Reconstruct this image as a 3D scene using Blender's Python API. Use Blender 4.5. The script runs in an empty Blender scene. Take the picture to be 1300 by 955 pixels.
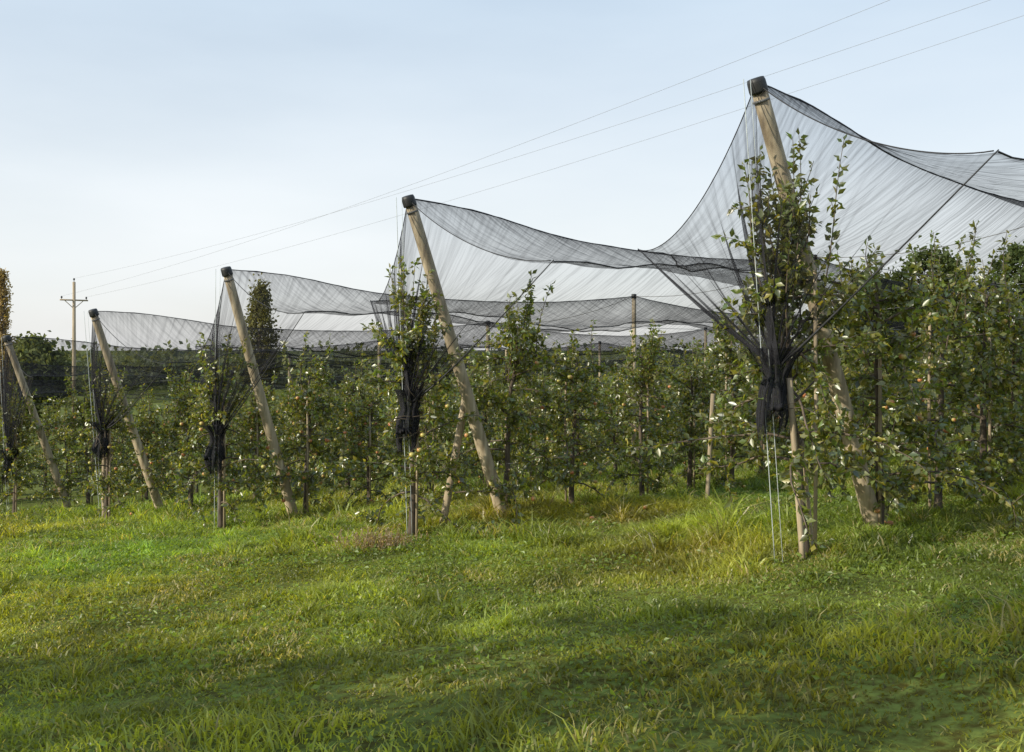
import bpy, math, random
import numpy as np
from mathutils import Vector
R0=np.random.RandomState
CH=1.42
F=1250.0
def px(u,v,Y): return np.array([(u-650)/F*Y, Y, (445-v)/F*Y+CH])
# ---------------------------------------------------------------- ground
def softlo(p,lo,k=1.0):
    return lo+k*np.logaddexp(0,(p-lo)/k)
_lat={}
def vn(x,y,s,seed=0):
    if seed not in _lat: _lat[seed]=R0(seed+77).rand(256,256)
    L=_lat[seed]; x=np.asarray(x,float)/s+1000.3; y=np.asarray(y,float)/s+1000.7
    xi=np.floor(x).astype(int); yi=np.floor(y).astype(int); fx=x-xi; fy=y-yi
    fx=fx*fx*(3-2*fx); fy=fy*fy*(3-2*fy)
    a=L[xi%256,yi%256]; b=L[(xi+1)%256,yi%256]; c=L[xi%256,(yi+1)%256]; d=L[(xi+1)%256,(yi+1)%256]
    return (a*(1-fx)+b*fx)*(1-fy)+(c*(1-fx)+d*fx)*fy
def gh(x,y):
    x=np.asarray(x,float); y=np.asarray(y,float)
    p=.0687*x-.066*y
    p=softlo(p,-5.2,.5); p=-softlo(-p,-2.5,.4)
    r=np.hypot(x,y)
    bump=(vn(x,y,1.7,1)-.5)*.10+(vn(x,y,.6,2)-.5)*.06
    far=np.clip((r-110)/500,0,1); far=far*far*(3-2*far)
    return p+bump*np.clip(1.5-r/60,0,1)+far*(1+6*vn(x,y,260,3))
# ---------------------------------------------------------------- mesh helper
class Acc:
    def __init__(s): s.v=[];s.f3=[];s.f4=[];s.m3=[];s.m4=[];s.c=[];s.n=0
    def add(s,v,f3=None,f4=None,mat=0,col=(1,1,1)):
        v=np.asarray(v,float).reshape(-1,3); 
        if f3 is not None and len(f3): f3=np.asarray(f3).reshape(-1,3); s.f3.append(f3+s.n); s.m3.append(np.full(len(f3),mat))
        if f4 is not None and len(f4): f4=np.asarray(f4).reshape(-1,4); s.f4.append(f4+s.n); s.m4.append(np.full(len(f4),mat))
        c=np.asarray(col,float)
        if c.ndim==1: c=np.tile(c,(len(v),1))
        s.c.append(c); s.v.append(v); s.n+=len(v)
    def mesh(s,name,mats,smooth=True):
        v=np.concatenate(s.v); c=np.concatenate(s.c)
        f3=np.concatenate(s.f3) if s.f3 else np.zeros((0,3),int); f4=np.concatenate(s.f4) if s.f4 else np.zeros((0,4),int)
        m=np.concatenate((s.m3 if s.m3 else [np.zeros(0)])+(s.m4 if s.m4 else [np.zeros(0)])).astype(np.int32)
        me=bpy.data.meshes.new(name)
        me.vertices.add(len(v)); me.vertices.foreach_set('co',v.astype(np.float32).ravel())
        nl=f3.size+f4.size; me.loops.add(nl)
        me.loops.foreach_set('vertex_index',np.concatenate([f3.ravel(),f4.ravel()]).astype(np.int32))
        me.polygons.add(len(f3)+len(f4))
        st=np.concatenate([np.arange(len(f3))*3, f3.size+np.arange(len(f4))*4]).astype(np.int32)
        me.polygons.foreach_set('loop_start',st)
        for mt in mats: me.materials.append(mt)
        me.polygons.foreach_set('material_index',m)
        me.polygons.foreach_set('use_smooth',np.full(len(m),smooth))
        me.update(calc_edges=True)
        a=me.color_attributes.new('tint','FLOAT_COLOR','POINT')
        a.data.foreach_set('color',np.c_[c,np.ones(len(c))].astype(np.float32).ravel())
        me.validate()
        return me
def obj(name,me,parent=None,loc=None,coll=None):
    o=bpy.data.objects.new(name,me); (coll or bpy.context.scene.collection).objects.link(o)
    if parent: o.parent=parent
    if loc is not None: o.location=loc
    return o
def tube(acc,P,r,k=6,mat=0,col=(1,1,1),cap=True):
    P=np.asarray(P,float); n=len(P); r=np.broadcast_to(np.asarray(r,float),(n,))
    T=np.gradient(P,axis=0); T/=np.linalg.norm(T,axis=1)[:,None]+1e-9
    ref=np.array([0.,0,1]) if abs(T[:,2]).mean()<.8 else np.array([1.,0,0])
    A=np.cross(T,ref); A/=np.linalg.norm(A,axis=1)[:,None]+1e-9; B=np.cross(T,A)
    th=np.arange(k)/k*2*np.pi
    V=P[:,None]+r[:,None,None]*(np.cos(th)[None,:,None]*A[:,None]+np.sin(th)[None,:,None]*B[:,None])
    i=np.arange(n-1)[:,None]*k; j=np.arange(k)[None]; j2=(j+1)%k
    f=np.stack([i+j,i+j2,i+k+j2,i+k+j],-1).reshape(-1,4)
    f3=None; V=V.reshape(-1,3)
    if cap:
        V=np.vstack([V,P[0],P[-1]]); jj=np.arange(k); a=n*k
        f3=np.vstack([np.c_[(jj+1)%k,jj,np.full(k,a)],np.c_[(n-1)*k+jj,(n-1)*k+(jj+1)%k,np.full(k,a+1)]])
    acc.add(V,f3,f,mat,col)
def nrm(a): return a/(np.linalg.norm(a,axis=-1,keepdims=True)+1e-9)
def leaves(acc,pos,dirs,size,rs,mat,cols,wid=.55,up=.6):
    n=len(pos); pos=np.asarray(pos); d=nrm(np.asarray(dirs))
    nn=nrm(rs.randn(n,3)+np.array([0,0,up])); s=nrm(np.cross(d,nn)); nn=np.cross(s,d)
    L=np.asarray(size)[:,None]; W=L*wid*.5
    base=pos; mid=pos+d*L*.5-nn*L*.10; tip=pos+d*L-nn*L*.22
    l=pos+d*L*.45+s*W+nn*L*.03; r=pos+d*L*.45-s*W+nn*L*.03
    V=np.stack([base,l,mid,r,tip],1).reshape(-1,3)
    b=np.arange(n)[:,None]*5
    f=np.concatenate([b+np.array([[0,2,4,1]]),b+np.array([[0,3,4,2]])])
    acc.add(V,None,f,mat,np.repeat(cols,5,0))
# ---------------------------------------------------------------- materials
def mat(name):
    m=bpy.data.materials.new(name); m.use_nodes=True; nt=m.node_tree
    return m,nt,nt.nodes,nt.links,nt.nodes['Principled BSDF']
def leafmat(name,trans=.35,rough=.42,gloss=.06):
    m,nt,N,L,p=mat(name); N.remove(p)
    a=N.new('ShaderNodeAttribute'); a.attribute_name='tint'
    d=N.new('ShaderNodeBsdfDiffuse'); L.new(a.outputs['Color'],d.inputs['Color'])
    t=N.new('ShaderNodeBsdfTranslucent'); mx=N.new('ShaderNodeMixShader'); mx.inputs[0].default_value=trans
    mm=N.new('ShaderNodeVectorMath'); mm.operation='MULTIPLY'; mm.inputs[1].default_value=(2.6,2.3,.6)
    L.new(a.outputs['Color'],mm.inputs[0]); L.new(mm.outputs[0],t.inputs['Color'])
    L.new(d.outputs[0],mx.inputs[1]); L.new(t.outputs[0],mx.inputs[2])
    out=mx
    if gloss>0:
        g=N.new('ShaderNodeBsdfGlossy'); g.inputs['Roughness'].default_value=rough; g.inputs['Color'].default_value=(1,1,1,1)
        m2=N.new('ShaderNodeMixShader'); m2.inputs[0].default_value=gloss; L.new(mx.outputs[0],m2.inputs[1]); L.new(g.outputs[0],m2.inputs[2]); out=m2
    L.new(out.outputs[0],N['Material Output'].inputs['Surface'])
    return m
def noisemat(name,c1,c2,scale=(20,20,20),rough=.8,bump=.3,nscale=1):
    m,nt,N,L,p=mat(name)
    tc=N.new('ShaderNodeTexCoord'); mp=N.new('ShaderNodeMapping'); mp.inputs['Scale'].default_value=scale
    nz=N.new('ShaderNodeTexNoise'); nz.inputs['Scale'].default_value=nscale; nz.inputs['Detail'].default_value=5
    cr=N.new('ShaderNodeValToRGB'); cr.color_ramp.elements[0].color=(*c1,1); cr.color_ramp.elements[1].color=(*c2,1)
    cr.color_ramp.elements[0].position=.32; cr.color_ramp.elements[1].position=.68
    L.new(tc.outputs['Object'],mp.inputs[0]); L.new(mp.outputs[0],nz.inputs['Vector']); L.new(nz.outputs[0],cr.inputs[0])
    L.new(cr.outputs[0],p.inputs['Base Color']); p.inputs['Roughness'].default_value=rough
    b=N.new('ShaderNodeBump'); b.inputs['Strength'].default_value=bump; b.inputs['Distance'].default_value=.01
    L.new(nz.outputs[0],b.inputs['Height']); L.new(b.outputs[0],p.inputs['Normal'])
    return m
M_leaf=leafmat('apple_leaf',.45,gloss=.08,rough=.38)
M_far=leafmat('broadleaf',trans=.25,gloss=0)
M_grass=leafmat('grass_blade',trans=.45,gloss=.025)
M_bark=noisemat('bark',(.05,.038,.028),(.17,.13,.095),(18,18,5),.9,.6)
M_wood=noisemat('weathered_pole',(.24,.185,.12),(.58,.48,.34),(16,16,1.3),.75,.35)
M_stake=noisemat('stake_wood',(.26,.2,.13),(.45,.36,.25),(25,25,2),.8,.3)
M_cap=noisemat('rubber_cap',(.012,.012,.013),(.03,.03,.032),(9,9,9),.55,.1)
M_rope=noisemat('rope',(.35,.38,.38),(.5,.54,.54),(9,9,9),.7,.1)
M_wire=noisemat('steel_wire',(.14,.14,.145),(.22,.22,.225),(3,3,3),.5,.05)
M_apple,nt,N,L,p=mat('apple_skin')
a=N.new('ShaderNodeAttribute'); a.attribute_name='tint'; L.new(a.outputs['Color'],p.inputs['Base Color']); p.inputs['Roughness'].default_value=.35
# ground material
M_gr,nt,N,L,p=mat('ground_turf')
tc=N.new('ShaderNodeTexCoord')
n1=N.new('ShaderNodeTexNoise'); n1.inputs['Scale'].default_value=.7; n1.inputs['Detail'].default_value=5
n2=N.new('ShaderNodeTexNoise'); n2.inputs['Scale'].default_value=14; n2.inputs['Detail'].default_value=5
L.new(tc.outputs['Object'],n1.inputs['Vector']); L.new(tc.outputs['Object'],n2.inputs['Vector'])
c1=N.new('ShaderNodeValToRGB'); c1.color_ramp.elements[0].color=(.085,.11,.025,1); c1.color_ramp.elements[1].color=(.14,.17,.04,1)
c1.color_ramp.elements[0].position=.35; c1.color_ramp.elements[1].position=.65
c2=N.new('ShaderNodeValToRGB'); c2.color_ramp.elements[0].color=(.60,.42,.32,1); c2.color_ramp.elements[1].color=(1.2,1.2,1.1,1)
c2.color_ramp.elements[0].position=.35; c2.color_ramp.elements[1].position=.6
mm=N.new('ShaderNodeMix'); mm.data_type='RGBA'; mm.blend_type='MULTIPLY'; mm.inputs[0].default_value=1
L.new(n1.outputs[0],c1.inputs[0]); L.new(n2.outputs[0],c2.inputs[0]); L.new(c1.outputs[0],mm.inputs[6]); L.new(c2.outputs[0],mm.inputs[7])
L.new(mm.outputs[2],p.inputs['Base Color']); p.inputs['Roughness'].default_value=.95; p.inputs['Specular IOR Level'].default_value=.1
b=N.new('ShaderNodeBump'); b.inputs['Strength'].default_value=.8; b.inputs['Distance'].default_value=.03; L.new(n2.outputs[0],b.inputs['Height']); L.new(b.outputs[0],p.inputs['Normal'])
# net: tint.r = thread density, tint.g = coordinate across folds, tint.b = along folds
M_net,nt,N,L,p=mat('black_hail_net')
dfn=N.new('ShaderNodeBsdfDiffuse'); dfn.inputs['Color'].default_value=(.028,.028,.032,1)
a=N.new('ShaderNodeAttribute'); a.attribute_name='tint'; sp=N.new('ShaderNodeSeparateColor'); L.new(a.outputs['Color'],sp.inputs[0])
def mth(op,x,y):
    q=N.new('ShaderNodeMath'); q.operation=op
    for i,k in enumerate((x,y)):
        if isinstance(k,(int,float)): q.inputs[i].default_value=k
        else: L.new(k,q.inputs[i])
    return q.outputs[0]
def fold(sx,sy,lo,hi):
    cx=N.new('ShaderNodeCombineXYZ'); L.new(mth('MULTIPLY',sp.outputs[1],sx),cx.inputs[0]); L.new(mth('MULTIPLY',sp.outputs[2],sy),cx.inputs[1])
    nz=N.new('ShaderNodeTexNoise'); nz.noise_dimensions='2D'; nz.inputs['Scale'].default_value=1; nz.inputs['Detail'].default_value=2; L.new(cx.outputs[0],nz.inputs['Vector'])
    mr=N.new('ShaderNodeMapRange'); mr.inputs[1].default_value=lo; mr.inputs[2].default_value=hi; mr.inputs[3].default_value=.0; mr.inputs[4].default_value=1
    L.new(nz.outputs[0],mr.inputs[0]); return mr.outputs[0]
fA=fold(46,2.2,.42,.80)
dens=mth('MULTIPLY',sp.outputs[0],mth('ADD',.78,mth('MULTIPLY',fA,1.5)))
# a woven net closes up as it turns edge-on: coverage = 1-(1-d)^(1/cos)
lw=N.new('ShaderNodeLayerWeight'); lw.inputs['Blend'].default_value=.5
cosv=mth('MAXIMUM',mth('SUBTRACT',1.,lw.outputs['Facing']),.14)
cov=mth('SUBTRACT',1.,mth('POWER',mth('MAXIMUM',mth('SUBTRACT',1.,dens),.02),mth('DIVIDE',1.,cosv)))
tr=N.new('ShaderNodeBsdfTransparent'); mx=N.new('ShaderNodeMixShader'); L.new(cov,mx.inputs[0]); L.new(tr.outputs[0],mx.inputs[1]); L.new(dfn.outputs[0],mx.inputs[2])
L.new(mx.outputs[0],N['Material Output'].inputs['Surface']); N.remove(p)
M_hem=noisemat('net_hem',(.015,.015,.017),(.035,.035,.04),(9,9,9),.8,.1)
# ---------------------------------------------------------------- ground sheet
def gridaxis(): 
    a=np.concatenate([np.linspace(0,30,121),30*1.085**np.arange(1,60)]); a=a[a<3500]; return np.concatenate([-a[:0:-1],a])
ax=gridaxis(); X,Y=np.meshgrid(ax,ax+8,indexing='ij'); n=len(ax)
A=Acc(); i,j=np.meshgrid(np.arange(n-1),np.arange(n-1),indexing='ij'); q=(i*n+j).ravel()
A.add(np.stack([X,Y,gh(X,Y)],-1),None,np.c_[q,q+n,q+n+1,q+1],0); obj('ground',A.mesh('ground',[M_gr]))
# ---------------------------------------------------------------- orchard frame
r=np.array([.693,.721,0.]); Dv=np.array([-3.43,3.3,-.49])
tops_px=[(960,104,8.7),(518,252,12.0),(287,342,15.3),(118,395,18.6),(8,428,21.9)]
base_px=[(1112,684,9.7),(642,668,13.0),(374,658,16.3),(204,640,19.6),(86,640,22.9)]
T={}; Bp={}
for k,(t_,b_) in enumerate(zip(tops_px,base_px)): T[k+1]=px(*t_); Bp[k+1]=px(*b_)
T[0]=T[1]-Dv; Bp[0]=Bp[1]-Dv
T[-1]=T[0]-Dv; Bp[-1]=Bp[0]-Dv
for k in range(6,11): T[k]=T[k-1]+Dv; Bp[k]=Bp[k-1]+Dv
for k in range(-1,11): Bp[k][2]=gh(Bp[k][0],Bp[k][1])
T0={k:T[1]+Dv*(k-1) for k in range(-1,12)}
ROWS=list(range(0,8)); LEN=29.
G={1:px(985,478,8.35),2:px(520,520,11.8),3:px(275,560,15.0),4:px(130,552,18.3),5:px(12,585,21.6)}
for k in (0,-1): G[k]=G[1]-Dv*(1-k)
for k in range(6,11): G[k]=G[5]+Dv*(k-5)
Rc={1:px(1268,190,7.05),2:px(703,330,10.35),3:px(387,396,13.65),4:px(212,462,16.95)}
Lc={1:px(810,316,11.4),2:px(470,381,14.7),3:px(248,440,18.0)}
def endpost(k):
    A=Acc(); t=T[k]; b=Bp[k].copy(); d=nrm(b-t); b=b+d*.15
    s=np.linspace(0,1,14)[:,None]; P=t+(b-t)*s
    P=P+np.c_[np.sin(s*3+k)*.012,np.cos(s*4)*.01,s*0]
    tube(A,P,np.linspace(.070,.088,14),14,0)
    tube(A,np.array([t-d*.035,t-d*.03,t-d*.0,t+d*.08,t+d*.10,t+d*.101]),[.05,.074,.083,.085,.081,.072],16,1)
    tube(A,np.array([t+d*.16,t+d*.18]),[.078,.078],14,2)
    o=obj('orchard_end_post',A.mesh('orchard_end_post',[M_wood,M_cap,M_wire]))
    A=Acc()
    g=t-r*.12+np.array([-.05,0,0]); e=G[k]+np.array([-.02,-.05,0]); e[2]=gh(e[0],e[1])-.02
    tube(A,np.linspace(g,e,12),.0042,5,0)
    e2=e+np.array([.06,-.03,0]); tube(A,np.linspace(t-r*.1,e2,10),.003,5,0)
    obj('anchor_rope',A.mesh('anchor_rope',[M_rope]),o)
def defc(k,left):
    if left:
        return Lc[k] if k in Lc else (T0[k]+T0[k+1])/2+r*1.5+np.array([0,0,-1.0])
    return Rc[k] if k in Rc else (T0[k]+T0[k-1])/2+np.array([0,0,-1.2])
for k in ROWS: endpost(k)
def patch(A,P,dens,fu,fv,mat=0):
    n,m=P.shape[:2]; q=(np.arange(n-1)[:,None]*m+np.arange(m-1)[None]).ravel()
    A.add(P.reshape(-1,3),None,np.c_[q,q+m,q+m+1,q+1],mat,np.stack([dens,fu,fv],-1).reshape(-1,3))
def hailnet(k):
    A=Acc(); t=T[k]; g=G[k]; rs=R0(40+k)
    for left in (True,False):
        c=defc(k,left); n=60; m=46
        s=np.linspace(0,1,n)[:,None]; C=t+(c-t)*s
        sag=.42 if left else .22
        C=C+np.array([0,0,-1.])*(4*s*(1-s))**.9*sag
        horiz=(c-t)*np.array([1,1,0]); 
        w=np.linspace(0,1,m)[None,:,None]
        S=s[:,None]
        gt=g+np.array([0,0,.10])+(S-.5)*(c-t)*np.array([1,1,0])*.05
        P=C[:,None]+(gt-C[:,None])*w
        bow=np.sin(w*np.pi)
        edgebow=(.20 if left else .36)
        P=P+bow*(np.array([0,0,-.06])-edgebow*nrm(horiz)*S**2) + np.array([0,0,-1.])*bow*S**3*(.05 if left else .26)
        nv=nrm(np.cross(c-t,g-t))
        ph=rs.rand()*6
        fold_=np.sin(S*38+ph+2*np.sin(S*7))*.5+np.sin(S*83+ph)*.3
        P=P+nv*fold_*(.02+.05*bow)*np.minimum(1,S*8)
        P=P-r*.10*bow*(1-S)
        ww=np.broadcast_to(w[...,0],(n,m)); ss=np.broadcast_to(S[...,0],(n,m))
        dens=np.clip(.060/np.maximum(1-ww,.05)**1.05,0,.88)+.20*np.exp(-ss*8)*(.4+1.6*ww)+.14*np.exp(-(1-ss)*16)*(.5+ww)
        patch(A,P,np.clip(dens,0,.9),ss*1.0+k*3.1+left*7,ww*1.0)
        vk=(T0[k]+T0[k+1])/2 if left else (T0[k]+T0[k-1])/2
        tt=np.concatenate([np.linspace(0,10.5,40),np.linspace(10.5,LEN,30)[1:]])
        t0c=1.5 if left else 0.
        s1=np.linspace(0,1,26)
        Cf=t+(c-t)*s1[:,None]+np.array([0,0,-1.])*((4*s1*(1-s1))**.9*sag)[:,None]
        rows=[]
        for q_ in tt:
            rz=t+r*q_; vz=vk+r*max(q_,t0c)+np.array([0,0,-1.16])
            f=(q_%10.5)/10.5; rz=rz+np.array([0,0,-.30*4*f*(1-f)])
            vz=vz+np.array([0,0,-.12*math.sin(q_*.9+k)])
            sc=rz+(vz-rz)*s1[:,None]+np.array([0,0,-1.])*((4*s1*(1-s1))*.2)[:,None]
            bl=min(1,q_/3.0); bl=bl*bl*(3-2*bl)
            rows.append((Cf+(r*q_)[None])*(1-bl)+sc*bl)
        P=np.stack(rows,1)
        S1=np.broadcast_to(s1[:,None],P.shape[:2]); TT=np.broadcast_to(tt[None],P.shape[:2])
        P[...,2]+=np.sin(TT*5.1+S1*3+k)*.02*S1+ (rs.rand(*P.shape[:2])-.5)*.012
        patch(A,P,.074+.10*np.exp(-S1*14)+.10*(S1>.97),TT*.33+k*2.3,S1*1.2)
        tube(A,C[::2],.0055,5,1); tube(A,P[0,:],.007,5,1,cap=False); tube(A,P[-1,:],.008,5,1,cap=False)
        E=C[-1]+(gt[-1,0]-C[-1])*np.linspace(0,1,m)[:,None]
        bw=np.sin(np.linspace(0,1,m)*np.pi)[:,None]
        E=E+bw*(np.array([0,0,-.06])-edgebow*nrm(horiz))+np.array([0,0,-1.])*bw*(.05 if left else .26)
        tube(A,E,np.linspace(.005,.012,m),6,1)
    # gathered bundle around trunk
    z=np.linspace(.24,-.42,20); th=np.linspace(0,2*np.pi,49)
    Rr=np.interp(z,[-.42,-.3,-.12,0,.12,.24],[.09,.12,.10,.07,.11,.18])
    Z,TH=np.meshgrid(z,th,indexing='ij')
    RR=Rr[:,None]*(1+.22*np.sin(TH*7+Z*5)+.14*np.sin(TH*13)+.2*np.sin(TH*2+Z*9+k))
    lean=-.12*np.clip(-Z,0,1)
    P=np.stack([g[0]+RR*np.cos(TH)+lean,g[1]+RR*np.sin(TH),g[2]+Z-.10*np.sin(TH*2+k)*(Z<-.3)],-1)
    patch(A,P,np.full(Z.shape,.62)-.3*(Z>.1)-.2*(Z<-.32),TH*.5,Z)
    obj('hail_net',A.mesh('hail_net',[M_net,M_hem]))
for k in ROWS: hailnet(k)
for k in ROWS:
    for q_ in (10.5,21.,29.):
        p_=T[k]+r*q_; A=Acc(); b_=p_.copy(); b_[2]=gh(p_[0],p_[1])-.1
        P=np.linspace(p_+np.array([0,0,.03]),b_,8); tube(A,P,np.linspace(.05,.06,8),10,0)
        tube(A,np.array([p_+[0,0,.05],p_+[0,0,.04],p_-[0,0,.05]]),[.045,.06,.06],10,1)
        obj('orchard_line_post',A.mesh('orchard_line_post',[M_wood,M_cap]))
    A=Acc()
    for h in (.75,1.35,2.0,2.6):
        s=np.linspace(.8,LEN,40)[:,None]; P=Bp[k]*np.array([1,1,0])+r*s*np.array([1,1,0])-r*.8
        P[:,2]=gh(P[:,0],P[:,1])+h; P[:,2]=np.linspace(P[0,2],P[-1,2],40); tube(A,P,.003,4,0)
    obj('trellis_wires',A.mesh('trellis_wires',[M_wire]))
A=Acc()
for q_ in (10.5,21.,29.):
    pts=[]
    for k in ROWS[:-1]:
        a_,b_=T[k]+r*q_,T[k+1]+r*q_
        for f in np.linspace(0,1,9)[:-1]: pts.append(a_+(b_-a_)*f+np.array([0,0,-.25*4*f*(1-f)]))
    tube(A,pts,.007,5,0)
obj('cross_cable',A.mesh('cross_cable',[M_wire]))
# ---------------------------------------------------------------- apple trees
def leafcols(rs,n,yellow=.05,dark=1.):
    b=np.array([.135,.165,.044]); c=b*(.42+1.05*rs.rand(n,1))*dark
    c[:,0]*=(.8+.5*rs.rand(n)); 
    y=rs.rand(n)<yellow; c[y]=np.array([.32,.28,.06])*(.7+.5*rs.rand(y.sum(),1)); return c
def apple_geo():
    nu,nv=8,6; V=[];Fq=[]
    for i in range(nv+1):
        ph=np.pi*i/nv
        for j in range(nu):
            th=2*np.pi*j/nu; rr=np.sin(ph)*(1+.06*np.cos(ph)); z=np.cos(ph)*.92-.28*np.exp(-(np.sin(ph)/.35)**2)*np.sign(np.cos(ph))
            V.append((rr*np.cos(th),rr*np.sin(th),z))
    for i in range(nv):
        for j in range(nu): Fq.append((i*nu+j,(i+1)*nu+j,(i+1)*nu+(j+1)%nu,i*nu+(j+1)%nu))
    return np.array(V),np.array(Fq)
AV,AF=apple_geo()
def addapple(A,p_,s,rs,mat,red=.5):
    V=AV*s+p_; th=rs.rand()*6; 
    mixf=np.clip(.35+.8*(AV[:,0]*np.cos(th)+AV[:,1]*np.sin(th))+(rs.rand()-.5)+(red-.5),0,1)[:,None]
    col=np.array([.48,.42,.12])*(1-mixf)+np.array([.50,.19,.08])*mixf
    A.add(V,None,AF,mat,col)
def appletree(seed,H=3.2,spread=.85,nl=30,shoots=8,napple=24,lean=(0,0),leafN=1.0,stake=True,zmin=.5,red=.5,topw=.45,ls=1.,crown=.80,clear=None):
    rs=R0(seed); A=Acc()
    nz=14; z=np.linspace(-.08,H*.82,nz); wob=np.cumsum(rs.randn(nz,2)*.022,0)*np.linspace(0,1,nz)[:,None]
    TP=np.c_[wob[:,0]+lean[0]*z/H,wob[:,1]+lean[1]*z/H,z]
    rad=np.interp(z,[-.1,.1,.6,H*.82],[.062,.045,.036,.012]); tube(A,TP,rad,9,0)
    lp=[];ld=[];tips=[]
    def along(P,dens,start=.2):
        n=len(P); seg=np.linalg.norm(np.diff(P,axis=0),axis=1).sum(); m=max(2,int(seg*dens*leafN))
        f=start+(1-start)*rs.rand(m); x=f*(n-1); i=np.clip(x.astype(int),0,n-2); w=(x-i)[:,None]
        pp=P[i]*(1-w)+P[i+1]*w; dd=nrm(P[i+1]-P[i]); off=nrm(rs.randn(m,3))
        lp.append(pp+off*.012); ld.append(nrm(dd*.5+off*.9+np.array([0,0,-.15])))
    for i in range(nl):
        f=(i+rs.rand())/nl; h=zmin+(H*crown-zmin)*f; az=i*2.4+rs.randn()*.4
        Lh=spread*(1-(1-topw)*f)*(.45+1.0*rs.rand())
        p0=np.array([np.interp(h,z,TP[:,0]),np.interp(h,z,TP[:,1]),h])
        el=math.radians(rs.uniform(5,45)); 
        d=np.array([math.cos(az)*math.cos(el),math.sin(az)*math.cos(el),math.sin(el)])
        P=[p0]; droop=rs.uniform(.06,.30)
        for q_ in range(6):
            d=nrm(d+np.array([0,0,-droop])+rs.randn(3)*.13); P.append(P[-1]+d*Lh/6)
        P=np.array(P); P[:,2]=np.maximum(P[:,2],.12); tube(A,P,np.linspace(.014,.004,7),5,0,cap=False); along(P,58,.2)
        for q_ in range(rs.randint(4,8)):
            j=rs.randint(1,7); d2=nrm(rs.randn(3)*.8+np.array([0,0,.45])+d*.5); l2=rs.uniform(.12,.45)
            P2=[P[j]]
            for _ in range(3): d2=nrm(d2+rs.randn(3)*.15+np.array([0,0,-.03])); P2.append(P2[-1]+d2*l2/3)
            P2=np.array(P2); tube(A,P2,[.005,.004,.003,.002],3,0,cap=False); along(P2,82,.05); tips.append(P2[-1])
    for i in range(shoots):
        h=rs.uniform(H*.5,H*.82); az=rs.rand()*6.3; p0=np.array([np.interp(h,z,TP[:,0]),np.interp(h,z,TP[:,1]),h])
        p0=p0+np.array([math.cos(az),math.sin(az),.3])*rs.uniform(.0,.30); top=H*rs.uniform(.82,1.05)
        q=p0+np.array([math.cos(az)*.35,math.sin(az)*.35,0])*rs.rand()+np.array([0,0,top-h])
        s=np.linspace(0,1,9)[:,None]; P=p0+(q-p0)*s+np.c_[np.sin(s*5+i),np.cos(s*4+i),s*0]*.035
        tube(A,P,np.linspace(.009,.0025,9),5,0,cap=False); along(P,55,.0)
        for _ in range(3):
            j=rs.randint(1,6); d2=nrm(rs.randn(3)*.6+[0,0,.6]); P2=P[j]+d2*np.linspace(0,rs.uniform(.1,.25),4)[:,None]; tube(A,P2,.003,3,0,cap=False); along(P2,80,.1)
    lp=np.concatenate(lp); ld=np.concatenate(ld)
    if clear is not None:
        cx,cz0,cz1,cr_=clear; keep=~((np.abs(lp[:,0]-cx)<cr_)&(lp[:,2]>cz0)&(lp[:,2]<cz1)&(lp[:,1]<.12)); lp=lp[keep]; ld=ld[keep]
    n=len(lp)
    leaves(A,lp,ld,rs.uniform(.045,.092,n)*ls,rs,1,leafcols(rs,n,.04),.58)
    for i in range(napple):
        p_=tips[rs.randint(len(tips))]
        if p_[2]>H*.75: continue
        addapple(A,p_-np.array([0,0,.05]),rs.uniform(.028,.036),rs,2,red)
    if stake:
        x,y=.07,-.05; tube(A,np.array([[x,y,-.1],[x+.01,y,1.2],[x+.0,y,H*.72]]),.017,7,3)
    return A
def treemesh(*a,**k): return appletree(*a,**k).mesh('apple_tree',[M_bark,M_leaf,M_apple,M_stake])
variants=[treemesh(100+i,H=2.62+.14*(i%4),spread=.95+.08*(i%3),nl=23+i%3,shoots=6+i%4,napple=13+7*(i%3),red=.2+.10*(i%4),zmin=.28) for i in range(8)]
redv=[treemesh(200+i,H=2.65,spread=.92,nl=25,shoots=5,napple=60,red=.65,zmin=.3) for i in range(2)]
lowv=[treemesh(400+i,H=2.70+.13*(i%3),spread=1.,nl=21,shoots=6,napple=12,red=.4,zmin=.35,leafN=.42,ls=1.6,stake=(i%2==0)) for i in range(4)]
front={}
front[1]=treemesh(301,H=3.42,spread=1.0,nl=26,shoots=20,napple=2,lean=(-.30,0),zmin=.7,topw=.42,crown=.74,clear=(-.22,1.10,1.95,.17))
front[2]=treemesh(302,H=3.2,spread=.9,nl=24,shoots=11,napple=10,zmin=.45,topw=.4,crown=.74,clear=(0.,1.1,1.9,.2))
front[3]=treemesh(303,H=3.0,spread=.85,nl=22,shoots=7,napple=22,zmin=.4,topw=.4,crown=.75,clear=(0.,.9,1.7,.22))
front[4]=treemesh(304,H=2.9,spread=.85,nl=22,shoots=7,napple=26,zmin=.4,topw=.4,crown=.75,clear=(0.,.9,1.7,.25))
mass=bpy.data.collections.new('apple_tree_rows')
rs=R0(9)
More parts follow.
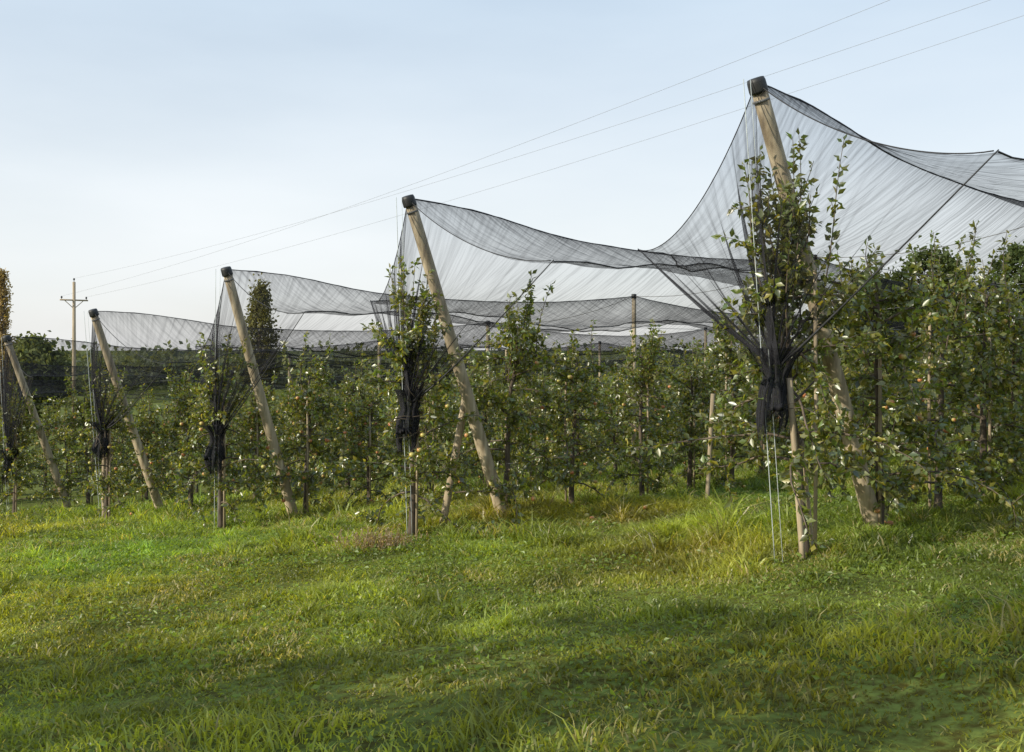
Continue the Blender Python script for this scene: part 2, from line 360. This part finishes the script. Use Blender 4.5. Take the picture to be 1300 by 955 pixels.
for k in ROWS:
    S=G[k].copy()+np.array([0,.2,0])
    if k==1: S=px(1022,712,8.5)
    q_=0.; idx=0
    while q_<LEN-1:
        p_=S+r*q_; p_=p_+np.array([rs.uniform(-.1,.1),rs.uniform(-.1,.1),0])*(idx>0); p_[2]=gh(p_[0],p_[1])
        me=variants[rs.randint(len(variants))]
        if k>=3 and rs.rand()<.55: me=redv[rs.randint(2)]
        if idx==0 and k in front: me=front[k]
        far=(idx>7)
        if np.hypot(p_[0],p_[1])>20 and not (k>=3 and idx<6): me=lowv[rs.randint(4)]
        o=obj('apple_tree',me,loc=p_,coll=mass if far else None)
        sc=rs.uniform(.86,1.10); o.scale=(sc,sc,sc*rs.uniform(.93,1.05)); o.rotation_euler=(0,0,rs.rand()*6.28 if idx else 0)
        if idx==0: o.scale=(1,1,1)
        q_+=rs.uniform(1.25,1.5) if idx else 1.65; idx+=1
e=bpy.data.objects.new('apple_orchard_rows',None); e.instance_type='COLLECTION'; e.instance_collection=mass; bpy.context.scene.collection.objects.link(e)
def stake(u1,v1,u2,v2,Y,rad):
    a_=px(u1,v1,Y); b_=px(u2,v2,Y); b_[2]=gh(b_[0],b_[1])-.08; A=Acc(); tube(A,np.linspace(a_,b_,8),rad,9,0); obj('support_stake',A.mesh('support_stake',[M_stake]))
stake(1002,480,1020,715,8.35,.026); stake(1018,560,1034,715,8.6,.016)
stake(594,490,560,672,12.8,.05); stake(283,545,284,660,15.3,.035); stake(132,545,132,640,18.6,.04); stake(905,500,897,612,13.5,.03)
# ---------------------------------------------------------------- larger trees
def bigtree(seed,H,rx,z0,ncl=140,per=60,ls=.3,col=(.05,.075,.022),narrow=False,trunk=.2,gap=1.):
    rs=R0(seed); A=Acc(); z=np.linspace(-.3,H*.93,12); P=np.c_[np.cumsum(rs.randn(12,2)*H*.006,0),z]
    tube(A,P,np.linspace(trunk,trunk*.15,12),8,0)
    lp=[];cs=[]
    for i in range(ncl):
        f=rs.rand()**.9; zz=z0+(H-z0)*f
        prof=(math.sin(math.pi*min(1,(f*.9+.08)))**.6) if not narrow else (math.sin(math.pi*(f*.82+.14))**.8)
        az=rs.rand()*6.28; rr=rx*prof*(.35+.65*rs.rand()**.5)*(.8+.4*math.sin(az*3+seed)**2)
        c=np.array([math.cos(az)*rr,math.sin(az)*rr,zz])
        h0=max(z0*.6,zz-rr*(.7 if not narrow else 1.6)-.2); s=np.linspace(0,1,5)[:,None]
        b=np.array([np.interp(h0,z,P[:,0]),np.interp(h0,z,P[:,1]),h0]); Q=b+(c-b)*s+np.array([0,0,1])*np.sin(s*3.1)*.08*rr
        tube(A,Q,np.linspace(trunk*.25,trunk*.05,5),4,0,cap=False)
        cr=rx*(.22 if not narrow else .34)*rs.uniform(.7,1.3)
        q=rs.randn(per,3)*cr*np.array([.6,.6,.45 if not narrow else .9])+c; lp.append(q); cs.append(np.tile(np.array(col)*rs.uniform(.7,1.3),(per,1))*(.7+.6*rs.rand(per,1)))
    lp=np.concatenate(lp); n=len(lp); leaves(A,lp,rs.randn(n,3),rs.uniform(.7,1.3,n)*ls,rs,1,np.concatenate(cs),.7)
    return A
def putbig(name,x,y,**k):
    A=bigtree(**k); o=obj(name,A.mesh(name,[M_bark,M_far])); o.location=(x,y,float(gh(x,y))); return o
def at(u,Y): return (u-650)/F*Y
def Hfor(u,v,Y): x=at(u,Y); return (445-v)/F*Y+CH-float(gh(x,Y))
putbig('poplar_tree',at(331,80),80,seed=11,H=Hfor(331,362,80),rx=1.15,z0=1.2,ncl=130,per=40,ls=.28,col=(.15,.145,.06),narrow=True)
putbig('poplar_tree',at(2,70),70,seed=12,H=Hfor(2,346,70),rx=.6,z0=1.2,ncl=150,per=40,ls=.2,col=(.30,.23,.13),narrow=True)
putbig('broadleaf_tree',at(40,85),85,seed=13,H=Hfor(40,434,85),rx=3.0,z0=1,ncl=150,per=60,ls=.4,col=(.14,.16,.07))
putbig('broadleaf_tree',at(1180,75),75,seed=14,H=Hfor(1180,322,75),rx=3.2,z0=1.5,ncl=150,per=60,ls=.35,col=(.09,.115,.05))
putbig('broadleaf_tree',at(1300,80),80,seed=15,H=Hfor(1300,318,80),rx=3.6,z0=1.5,ncl=150,per=60,ls=.35,col=(.09,.12,.05))
putbig('broadleaf_tree',at(1120,78),78,seed=16,H=Hfor(1120,360,78),rx=3.5,z0=1.5,ncl=140,per=60,ls=.4,col=(.09,.11,.05))
A=Acc(); rs=R0(5); lp=[];cs=[]
for i in range(420):
    th=math.radians(rs.uniform(-62,62)); R_=rs.uniform(170,210); x,y=R_*math.sin(th),R_*math.cos(th); g0=float(gh(x,y)); h=rs.uniform(4.5,8)
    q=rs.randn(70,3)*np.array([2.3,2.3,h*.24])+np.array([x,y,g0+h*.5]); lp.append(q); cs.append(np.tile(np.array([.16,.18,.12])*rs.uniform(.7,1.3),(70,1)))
lp=np.concatenate(lp); n=len(lp); leaves(A,lp,rs.randn(n,3),rs.uniform(.7,1.4,n),rs,0,np.concatenate(cs),.8); obj('distant_tree_belt',A.mesh('distant_tree_belt',[M_far]))
# unseen trees, added left of the camera to throw dappled shade over the meadow
for i,(x,y,h,rx_) in enumerate([(-16.5,-1.8,8.0,1.5),(-12.5,-1.0,7.4,1.35),(-8.6,-.6,6.6,1.1),(-7.0,-2.6,6.2,1.2),(-10.5,-3.9,7.0,1.3),(-19.5,.6,7.6,1.3),(-6,-4.6,5.6,1.2)]):
    putbig('broadleaf_tree',x,y,seed=30+i,H=h,rx=rx_,z0=.9,ncl=56,per=42,ls=.18,col=(.05,.075,.022))
# ---------------------------------------------------------------- utility line
def upole(x,y,ztop,name='utility_pole'):
    A=Acc(); g0=float(gh(x,y)); tube(A,np.array([[x,y,g0-.3],[x,y,(g0+ztop)/2],[x,y,ztop]]),[.14,.12,.09],12,0)
    ux=nrm(np.array([.73,.68,0.])); c=np.array([x,y,ztop-1.15]); tube(A,np.array([c-ux*.85,c+ux*.85]),.055,6,0)
    tube(A,np.array([c-ux*.6,[x,y,ztop-1.7]]),.025,5,0); tube(A,np.array([c+ux*.6,[x,y,ztop-1.7]]),.025,5,0)
    tips=[]
    for b_ in (c-ux*.75,c+ux*.75,np.array([x,y,ztop])):
        tube(A,np.array([b_,b_+[0,0,.10],b_+[0,0,.12],b_+[0,0,.2],b_+[0,0,.24]]),[.02,.02,.06,.055,.03],8,1); tips.append(b_+np.array([0,0,.22]))
    obj(name,A.mesh(name,[M_stake,M_cap])); return tips
pa=px(94,358,62); ta=upole(pa[0],pa[1],pa[2])
ends=[px(1160,-42,24),px(1275,-36,24),px(1400,-44,24)]
order=[ta[0],ta[2],ta[1]]
A=Acc()
for s_,e_ in zip(order,ends):
    f=np.linspace(0,1,60)[:,None]; e2=s_+(e_-s_)*1.25; P=s_+(e2-s_)*f-np.array([0,0,1])*4*f*(1-f)*.9
    tube(A,P,.0045,5,0)
obj('power_line_wires',A.mesh('power_line_wires',[M_wire]))
# ---------------------------------------------------------------- grass
def grass(n,ymin,ymax,seed,name,hs=1.,ws=1.):
    rs=R0(seed); u=rs.rand(n); y=ymin*(ymax/ymin)**u; y=ymin+(ymax-ymin)*(0.55*(y-ymin)/(ymax-ymin)+.45*rs.rand(n))
    x=(rs.rand(n)*2-1)*(.58*y+1.6)
    z=gh(x,y)
    cl=vn(x,y,.30,21); cl2=vn(x,y,1.3,22); fine=vn(x,y,.12,23)
    h=(.028+.12*cl**1.5*cl2*1.7+.05*fine*cl)*(.6+.8*rs.rand(n))*hs
    tall=(vn(x,y,.5,24)>.74)&(rs.rand(n)<.35); h[tall]*=2.1
    s0=np.array([3.3,9.2]); nr=np.array([.693,.721]); dl=(x-s0[0])*nr[0]+(y-s0[1])*nr[1]
    h*=np.where(dl>-1.0,1.7,1.)
    w=(.0030+.0022*rs.rand(n))*(1+.09*y)*ws
    az=rs.rand(n)*6.283; bend=h*rs.uniform(.3,1.5,n); baz=rs.rand(n)*6.28
    s=np.c_[np.cos(az),np.sin(az),np.zeros(n)]; bd=np.c_[np.cos(baz),np.sin(baz),np.zeros(n)]
    b=np.c_[x,y,z-.01]; up=np.array([0,0,1.])
    m=b+up*(h*.6)[:,None]+bd*(bend*.35)[:,None]; t=b+up*(h*(1-.25*bend/h*.5))[:,None]+bd*bend[:,None]
    W=w[:,None]
    V=np.stack([b-s*W,b+s*W,m+s*W*.8,m-s*W*.8,t],1).reshape(-1,3); i=np.arange(n)[:,None]*5
    base=np.array([.225,.265,.052]); c=base*(.5+.8*rs.rand(n,1))*(.65+.6*cl2[:,None])*(.6+.8*vn(x,y,.5,29)[:,None]); c[:,0]*=.75+.5*vn(x,y,2.1,26)
    dry=rs.rand(n)<.04+.22*(vn(x,y,.7,33)>.70); c[dry]=np.array([.42,.37,.19])*(.6+.6*rs.rand(dry.sum(),1))
    A=Acc(); A.add(V,i+np.array([[3,2,4]]),i+np.array([[0,1,2,3]]),0,np.repeat(c,5,0)); 
    k=n//9; xx=x[:k]; yy=y[:k]; ok=vn(xx,yy,.6,28)>.42; xx,yy=xx[ok],yy[ok]; k=len(xx)
    p_=np.c_[xx,yy,gh(xx,yy)+rs.uniform(.01,.055,k)]; d=rs.randn(k,3); d[:,2]=np.abs(d[:,2])*.5
    cc=np.array([.15,.21,.045])*(.6+.8*rs.rand(k,1)); leaves(A,p_,d,rs.uniform(.018,.042,k)*(1+.05*yy),rs,0,cc,.55,1.5)
    obj(name,A.mesh(name,[M_grass],smooth=False))
grass(390000,3.2,24,1,'grass',hs=.64)
A=Acc(); rs=R0(3); c=px(490,690,11.2); c[2]=gh(c[0],c[1])
for i in range(130):
    p0=c+np.array([rs.randn()*.26,rs.randn()*.12,0]); d=nrm(np.array([rs.randn()*.4,rs.randn()*.4,1])); P=p0+d*np.linspace(0,rs.uniform(.10,.26),4)[:,None]; tube(A,P,.0035,3,0,(.28,.22,.15),cap=False)
    leaves(A,P[1:],rs.randn(3,3),np.full(3,.035),rs,0,np.tile([.32,.27,.20],(3,1)))
obj('dry_weed',A.mesh('dry_weed',[M_grass]))
A=Acc(); 
for u,v,Y in [(958,655,9.9),(950,648,10.2),(965,662,9.7),(745,647,13),(752,652,12.8),(602,640,13.5),(1130,672,9.8),(1122,665,10.),(820,640,13.2),(585,660,12.4),(310,655,15.2)]:
    p_=px(u,v,Y); p_[2]=gh(p_[0],p_[1])+.05; addapple(A,p_,.036,rs,0,.45)
obj('fallen_apples',A.mesh('fallen_apples',[M_apple]))
# ---------------------------------------------------------------- light
az=math.atan2(-.84,-.46); el=math.radians(24)
sd=Vector((math.sin(az)*math.cos(el),math.cos(az)*math.cos(el),math.sin(el)))
sun=bpy.data.lights.new('sun','SUN'); sun.energy=5.; sun.angle=math.radians(.5); sun.color=(1,.93,.76)
so=bpy.data.objects.new('sun',sun); bpy.context.scene.collection.objects.link(so); so.rotation_euler=sd.to_track_quat('Z','Y').to_euler()
w=bpy.data.worlds.new('World'); bpy.context.scene.world=w; w.use_nodes=True; nt=w.node_tree; N=nt.nodes; L=nt.links
bg=N['Background']; sky=N.new('ShaderNodeTexSky'); sky.sky_type='NISHITA'; sky.sun_disc=False; sky.sun_elevation=el; sky.sun_rotation=az
sky.air_density=1.; sky.dust_density=1.5; sky.ozone_density=1.
tc=N.new('ShaderNodeTexCoord'); mp=N.new('ShaderNodeMapping'); mp.inputs['Scale'].default_value=(1.2,1.2,4.5); nz=N.new('ShaderNodeTexNoise'); nz.inputs['Scale'].default_value=1.6; nz.inputs['Detail'].default_value=5
L.new(tc.outputs['Generated'],mp.inputs[0]); L.new(mp.outputs[0],nz.inputs['Vector'])
mr=N.new('ShaderNodeMapRange'); mr.inputs[1].default_value=.35; mr.inputs[2].default_value=.75; mr.inputs[3].default_value=.70; mr.inputs[4].default_value=.92; L.new(nz.outputs[0],mr.inputs[0])
sx=N.new('ShaderNodeSeparateXYZ'); L.new(tc.outputs['Generated'],sx.inputs[0])
hz=N.new('ShaderNodeValToRGB'); L.new(sx.outputs[2],hz.inputs[0]); el_=hz.color_ramp.elements
el_[0].position=0; el_[0].color=(.97,.975,.98,1); el_[1].position=.42; el_[1].color=(.60,.76,.92,1)
e_=el_.new(.14); e_.color=(.90,.945,.975,1)
sc=N.new('ShaderNodeVectorMath'); sc.operation='SCALE'; sc.inputs['Scale'].default_value=7.6; L.new(hz.outputs[0],sc.inputs[0])
mx=N.new('ShaderNodeMix'); mx.data_type='RGBA'; L.new(mr.outputs[0],mx.inputs[0]); L.new(sky.outputs[0],mx.inputs[6]); L.new(sc.outputs[0],mx.inputs[7])
L.new(mx.outputs[2],bg.inputs['Color']); bg.inputs['Strength'].default_value=.14
# ---------------------------------------------------------------- camera
cam=bpy.data.cameras.new('camera'); co=bpy.data.objects.new('camera',cam); bpy.context.scene.collection.objects.link(co)
co.location=(0,0,CH); co.rotation_euler=(math.radians(90),0,0); cam.sensor_width=36; cam.lens=F/1300*36; cam.shift_y=-32.5/1300; cam.clip_end=8000; cam.clip_start=.05
bpy.context.scene.camera=co
vs=bpy.context.scene.view_settings; vs.view_transform='Standard'; vs.look='None'; vs.exposure=0
